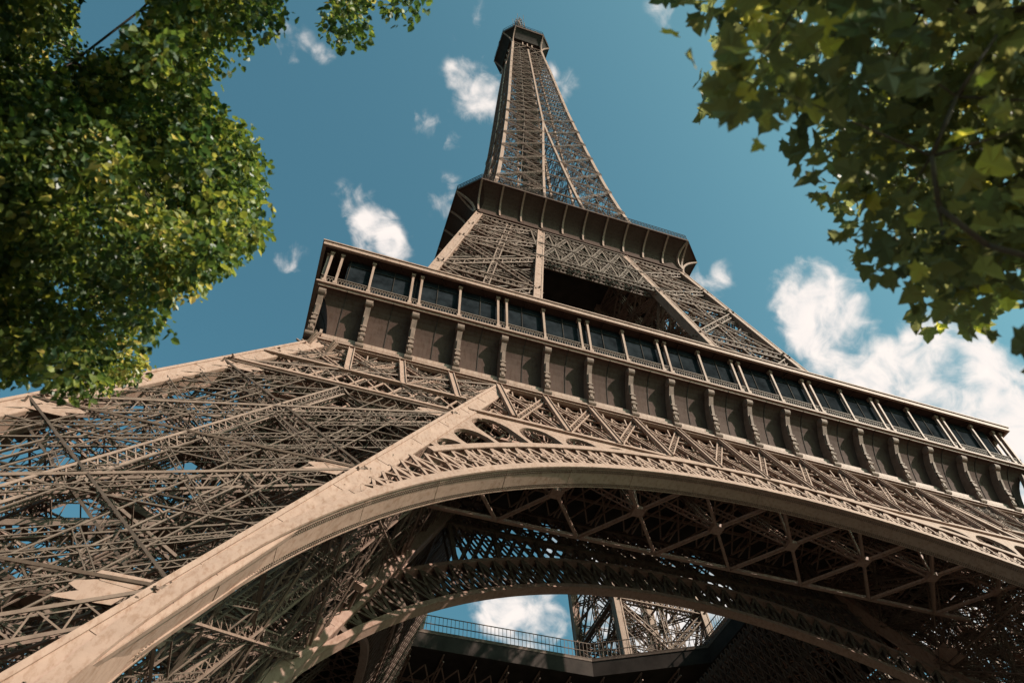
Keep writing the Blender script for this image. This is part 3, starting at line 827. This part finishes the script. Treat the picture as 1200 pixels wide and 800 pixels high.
for i in range(8):
    a, b = O[i], O[(i+1) % 8]; n = int((b-a).length/.6)
    for q in range(n): p = a+(b-a)*q/n; tr_.box(p, p*.98+V((0, 0, 2.8+275.9*.02)), .06, .06, V((1, 0, 0)))
    for z in (1.1, 2.8): tr_.box(a+V((0, 0, z)), b+V((0, 0, z)), .1, .1)
for x, y in ((-3, -7), (1, -7.2), (4.5, -6.8), (-7, 2), (-6, -5), (6.5, -5.5), (7, 0), (-1, -7)):
    tr_.box((x, y, 276), (x, y, 280.5+random.random()*1.5), .3, .3, V((1, 0, 0)))
tr_.build('safety_cage', SOFFIT, topo)
cbn = MB(); cbn.box((-4, 0, 278.5), (4, 0, 278.5), 8, 5); cbn.box((-2.8, 0, 283), (2.8, 0, 283), 5.6, 4)
cbn.cyl((0, 0, 285), (0, 0, 288), 2.0, 16, 1.2); cbn.build('cabin', PANEL, topo)
an = MB(); an.cyl((0, 0, 288), (0, 0, 312), 1.1, 10, .9); an.cyl((0, 0, 312), (0, 0, 319), .8, 8, .5); an.cyl((0, 0, 319), (0, 0, 322.5), .2, 6, .1)
for k in range(40):
    z = 296+k*.58; a = k*1.25; r_ = 2.1 if z < 314 else 1.2; c, q = r_*math.cos(a), r_*math.sin(a)
    an.box((0, 0, z), (c, q, z), .12, .12); an.box((c, q, z-.9), (c, q, z+.9), .3, .3, V((1, 0, 0)))
for k in range(6):
    a = k*math.pi/3; an.box((2.4*math.cos(a), 2.4*math.sin(a), 300), (2.4*math.cos(a), 2.4*math.sin(a), 319+(k % 3)), .12, .12, V((1, 0, 0)))
for k in range(10):
    a = k*2.1; z = 290+k*2.4; an.box((0, 0, z), (2.2*math.cos(a), 2.2*math.sin(a), z), .15, .15); an.box((2.2*math.cos(a), 2.2*math.sin(a), z-1), (2.2*math.cos(a), 2.2*math.sin(a), z+1.2), .35, .35, V((1, 0, 0)))
for k in range(26):
    a = k*2*math.pi/26+.1*random.random(); r_ = 7.2+.6*random.random(); hh = random.uniform(1.5, 4.5); x, y = r_*math.cos(a), r_*math.sin(a)
    an.box((x, y, 276), (x, y, 278.5+hh), .09, .09, V((1, 0, 0)))
    if k % 3 == 0: an.box((x, y, 277.5+hh), (x, y, 278.7+hh), .45, .4, V((1, 0, 0)))
    if k % 4 == 1: an.cyl((x, y, 279.5), (x*1.05, y*1.05, 279.5), .6, 12, .5)
for k in range(8):
    a = k*math.pi/4+.2; an.box((4.5*math.cos(a), 4.5*math.sin(a), 281), (4.5*math.cos(a), 4.5*math.sin(a), 288), .25, .25, V((1, 0, 0)))
an.build('antenna', IRON2, topo)

# ------------------------------------------------------------------ trees
def leaf_mat(name, cols, trans):
    m = bpy.data.materials.new(name); m.use_nodes = True; t = m.node_tree; b = t.nodes['Principled BSDF']
    at = t.nodes.new('ShaderNodeAttribute'); at.attribute_name = 'leaf_tone'
    r = t.nodes.new('ShaderNodeValToRGB'); els = r.color_ramp.elements
    while len(els) < len(cols): els.new(.5)
    for i, (p, c) in enumerate(cols): els[i].position = p; els[i].color = (*c, 1)
    t.links.new(at.outputs['Fac'], r.inputs[0]); t.links.new(r.outputs[0], b.inputs['Base Color'])
    b.inputs['Roughness'].default_value = .42; b.inputs['Specular IOR Level'].default_value = .4
    tl = t.nodes.new('ShaderNodeBsdfTranslucent'); hs = t.nodes.new('ShaderNodeHueSaturation'); hs.inputs['Value'].default_value = 1.6; hs.inputs['Saturation'].default_value = 1.15; hs.inputs['Hue'].default_value = .485
    t.links.new(r.outputs[0], hs.inputs['Color']); t.links.new(hs.outputs[0], tl.inputs[0])
    mxs = t.nodes.new('ShaderNodeMixShader'); mxs.inputs[0].default_value = trans
    t.links.new(b.outputs[0], mxs.inputs[1]); t.links.new(tl.outputs[0], mxs.inputs[2]); t.links.new(mxs.outputs[0], t.nodes['Material Output'].inputs[0])
    return m
# leaf outlines in the leaf's own plane (stalk at the origin, tip along +y), with z lift
LOBED = [(0, 0, 0), (.30, .02, .02), (.46, -.10, .0), (.40, .18, .04), (.60, .38, -.03), (.30, .46, .04), (.28, .66, .0), (0, 1.0, -.08), (-.28, .66, .0), (-.30, .46, .04), (-.60, .38, -.03), (-.40, .18, .04), (-.46, -.10, 0), (-.30, .02, .02)]
OVAL = [(0, 0, 0), (.40, .22, .03), (.34, .66, .02), (0, 1.0, -.06), (-.34, .66, .02), (-.40, .22, .03)]
def make_leaves(name, m, parent, centres, rng, shape, size, per, spread):
    """leaves in small sprays round every centre; all real little blades"""
    out = np.array(shape); nv = len(out)+1
    C_ = np.repeat(centres, per, axis=0); n = len(C_)
    off = rng.normal(size=(n, 3)); off /= np.linalg.norm(off, axis=1)[:, None]; off *= (rng.random(n)**.45*spread)[:, None]; off[:, 2] *= .75
    P = C_+off
    tipd = off/np.linalg.norm(off, axis=1)[:, None]*.7+rng.normal(size=(n, 3))*.5+np.array([0, 0, -.35]); tipd /= np.linalg.norm(tipd, axis=1)[:, None]
    nr = rng.normal(size=(n, 3))*.55+np.array([.15, -.1, .9]); x = np.cross(tipd, nr); x /= np.linalg.norm(x, axis=1)[:, None]; z = np.cross(x, tipd)
    sz = size*rng.uniform(.55, 1.4, n)
    co = np.vstack([out, [0, .35, -.05]])
    droop = rng.uniform(-.1, .25, n)
    W = np.empty((n, nv, 3))
    for i in range(nv):
        lz = co[i, 2]-droop*co[i, 1]**2+abs(co[i, 0])*.25
        W[:, i] = P+(x*co[i, 0]+tipd*co[i, 1])*sz[:, None]+z*(lz*sz)[:, None]
    k = len(out); idx = np.empty((n, k, 3), dtype=np.int32); base = (np.arange(n)*nv)[:, None]
    ar_ = np.arange(k); idx[:, :, 0] = base+ar_; idx[:, :, 1] = base+(ar_+1) % k; idx[:, :, 2] = base+k
    me = bpy.data.meshes.new(name); me.vertices.add(n*nv); me.vertices.foreach_set('co', W.astype(np.float32).ravel())
    me.loops.add(n*k*3); me.loops.foreach_set('vertex_index', idx.ravel()); me.polygons.add(n*k)
    me.polygons.foreach_set('loop_start', np.arange(0, n*k*3, 3, dtype=np.int32)); me.polygons.foreach_set('use_smooth', np.zeros(n*k, dtype=bool)); me.update(calc_edges=True)
    tone = np.clip(np.repeat(rng.normal(.42, .14, len(centres)), per)+rng.normal(0, .2, n), 0, 1)
    at = me.attributes.new('leaf_tone', 'FLOAT', 'POINT'); at.data.foreach_set('value', np.repeat(tone, nv).astype(np.float32))
    me.materials.append(m); o = bpy.data.objects.new(name, me); COL.objects.link(o); o.parent = parent
    return o
def inside(poly, x, y):
    c = False; j = len(poly)-1
    for i in range(len(poly)):
        xi_, yi = poly[i]; xj, yj = poly[j]
        if (yi > y) != (yj > y) and x < (xj-xi_)*(y-yi)/(yj-yi)+xi_: c = not c
        j = i
    return c
def limb(mb, a, b, r0_, r1, rng, n=7, wob=.12):
    pts = [V(a)+(V(b)-V(a))*(i/n) for i in range(n+1)]; l = (V(b)-V(a)).length
    w1, w2_ = V(rng.normal(size=3))*wob*l*.22, V(rng.normal(size=3))*wob*l*.10
    for i in range(1, n):
        t = i/n; pts[i] += w1*math.sin(math.pi*t)+w2_*math.sin(2*math.pi*t)+V((0, 0, .07*l*math.sin(math.pi*t)))
    for i in range(n):
        ra = r0_+(r1-r0_)*i/n; rb = r0_+(r1-r0_)*(i+1)/n
        mb.cyl(pts[i], pts[i+1], ra, 8, rb)
    return pts
def tree(label, group, base, crown_c, crown_r, polys, ncl, seed, shape, size, per, spread, m, depth=(0, 99), trunk_r=.32, lean=V((0, 0, 0)), clump=0, cut=0):
    rng = np.random.default_rng(seed)
    root = bpy.data.objects.new('tree', None); COL.objects.link(root)
    root['label'] = label; root['category'] = 'tree'; root['group'] = group
    cs = []; tries = 0
    while len(cs) < ncl and tries < ncl*150:
        tries += 1
        v = rng.normal(size=3); v /= np.linalg.norm(v); v *= rng.random()**.42
        p = V(crown_c)+V((v[0]*crown_r[0], v[1]*crown_r[1], v[2]*crown_r[2]))
        d = (p-CAM).length
        if d < depth[0] or p.z < 2.6: continue
        q = to_px(p)
        if q and -40 < q[0] < 1240 and -40 < q[1] < 840 and not any(inside(pl, *q) for pl in polys): continue
        if clump and mnoise.noise(p*clump+V((seed, 0, 0))) < cut: continue
        cs.append(p)
    crown = make_leaves('crown', m, root, np.array([list(c) for c in cs]), rng, shape, size, per, spread)
    tk = MB(); top = V(crown_c)+V((0, 0, -crown_r[2]*.15))+lean; fork = V(base)+(top-V(base))*.45
    p0_ = limb(tk, base, fork, trunk_r, trunk_r*.75, rng, 6, .05); limb(tk, fork, top, trunk_r*.72, trunk_r*.35, rng, 6, .1)
    tk.build('trunk', BARK, root, True)
    lb_ = MB(); heads = []
    pick = rng.choice(len(cs), min(len(cs), 34), replace=False)
    for i in pick:
        e = cs[i]; t = rng.uniform(.1, .9); s0 = fork+(top-fork)*t
        mid = [to_px(s0+(e-s0)*(k/20)) for k in range(21)]
        if any(m_ and -5 < m_[0] < 1205 and -5 < m_[1] < 805 and not any(inside(pl, *m_) for pl in polys) for m_ in mid): continue
        pts = limb(lb_, s0, e, rng.uniform(.03, .065), .012, rng, 12, .5); heads += pts[4:]
    for c in cs:                       # twigs from the nearest limb to every spray
        if not heads: break
        hh = min(heads, key=lambda q: (q-c).length_squared)
        if (hh-c).length < 1.3: lb_.cyl(hh, c, .011, 4, .004)
    lb_.build('limbs', BARK, root, True)
    return root
LEAF_L = leaf_mat('leaf_left', [(0, (.022, .045, .016)), (.44, (.075, .11, .03)), (.72, (.22, .23, .055)), (1, (.52, .42, .16))], .42)
LEAF_R = leaf_mat('leaf_right', [(0, (.08, .095, .045)), (.45, (.15, .155, .065)), (.75, (.24, .235, .08)), (1, (.55, .52, .12))], .55)
def at(px, py, d): return CAM+ray(px, py)*d
PL = [(-60, -60), (55, -60), (72, 30), (90, 62), (145, 85), (170, 70), (188, 20), (200, -60), (341, -60), (328, 5), (286, 45), (241, 70), (221, 105), (254, 150), (291, 185), (301, 215), (281, 240), (304, 262), (266, 295), (256, 315), (211, 330), (185, 362), (155, 388), (148, 415), (160, 435), (140, 445), (108, 450), (60, 450), (20, 435), (-60, 460)]
PL2 = [(380, -60), (478, -60), (476, 6), (448, 14), (420, 20), (404, 48), (388, 42), (376, 22)]
tree('leafy tree with small sunlit yellow green leaves, left of the tower', 'trees framing the tower', (-43.5, -63, 0), at(60, 190, 14.5), (7.2, 6.6, 6.2), [PL, PL2], 2200, 3, OVAL, .097, 104, .38, LEAF_L, (9.5, 99), clump=.7, cut=-.02, lean=-rt*5.5+V((-1, -1, 0)))
PR = [(812, -60), (814, 20), (812, 60), (828, 85), (852, 108), (868, 135), (890, 150), (912, 150), (925, 120), (945, 105), (965, 150), (962, 190), (975, 235), (985, 262), (1010, 290), (1020, 340), (1060, 345), (1085, 320), (1105, 345), (1120, 372), (1150, 378), (1185, 355), (1260, 350), (1260, -60)]
tree('dark backlit tree with broad lobed leaves, overhanging at upper right', 'trees framing the tower', (-22.5, -72.5, 0), at(1120, 110, 8.6), (3.5, 3.5, 3.2), [PR], 360, 11, LOBED, .165, 22, .40, LEAF_R, (5.0, 99), .24, lean=rt*2.5)
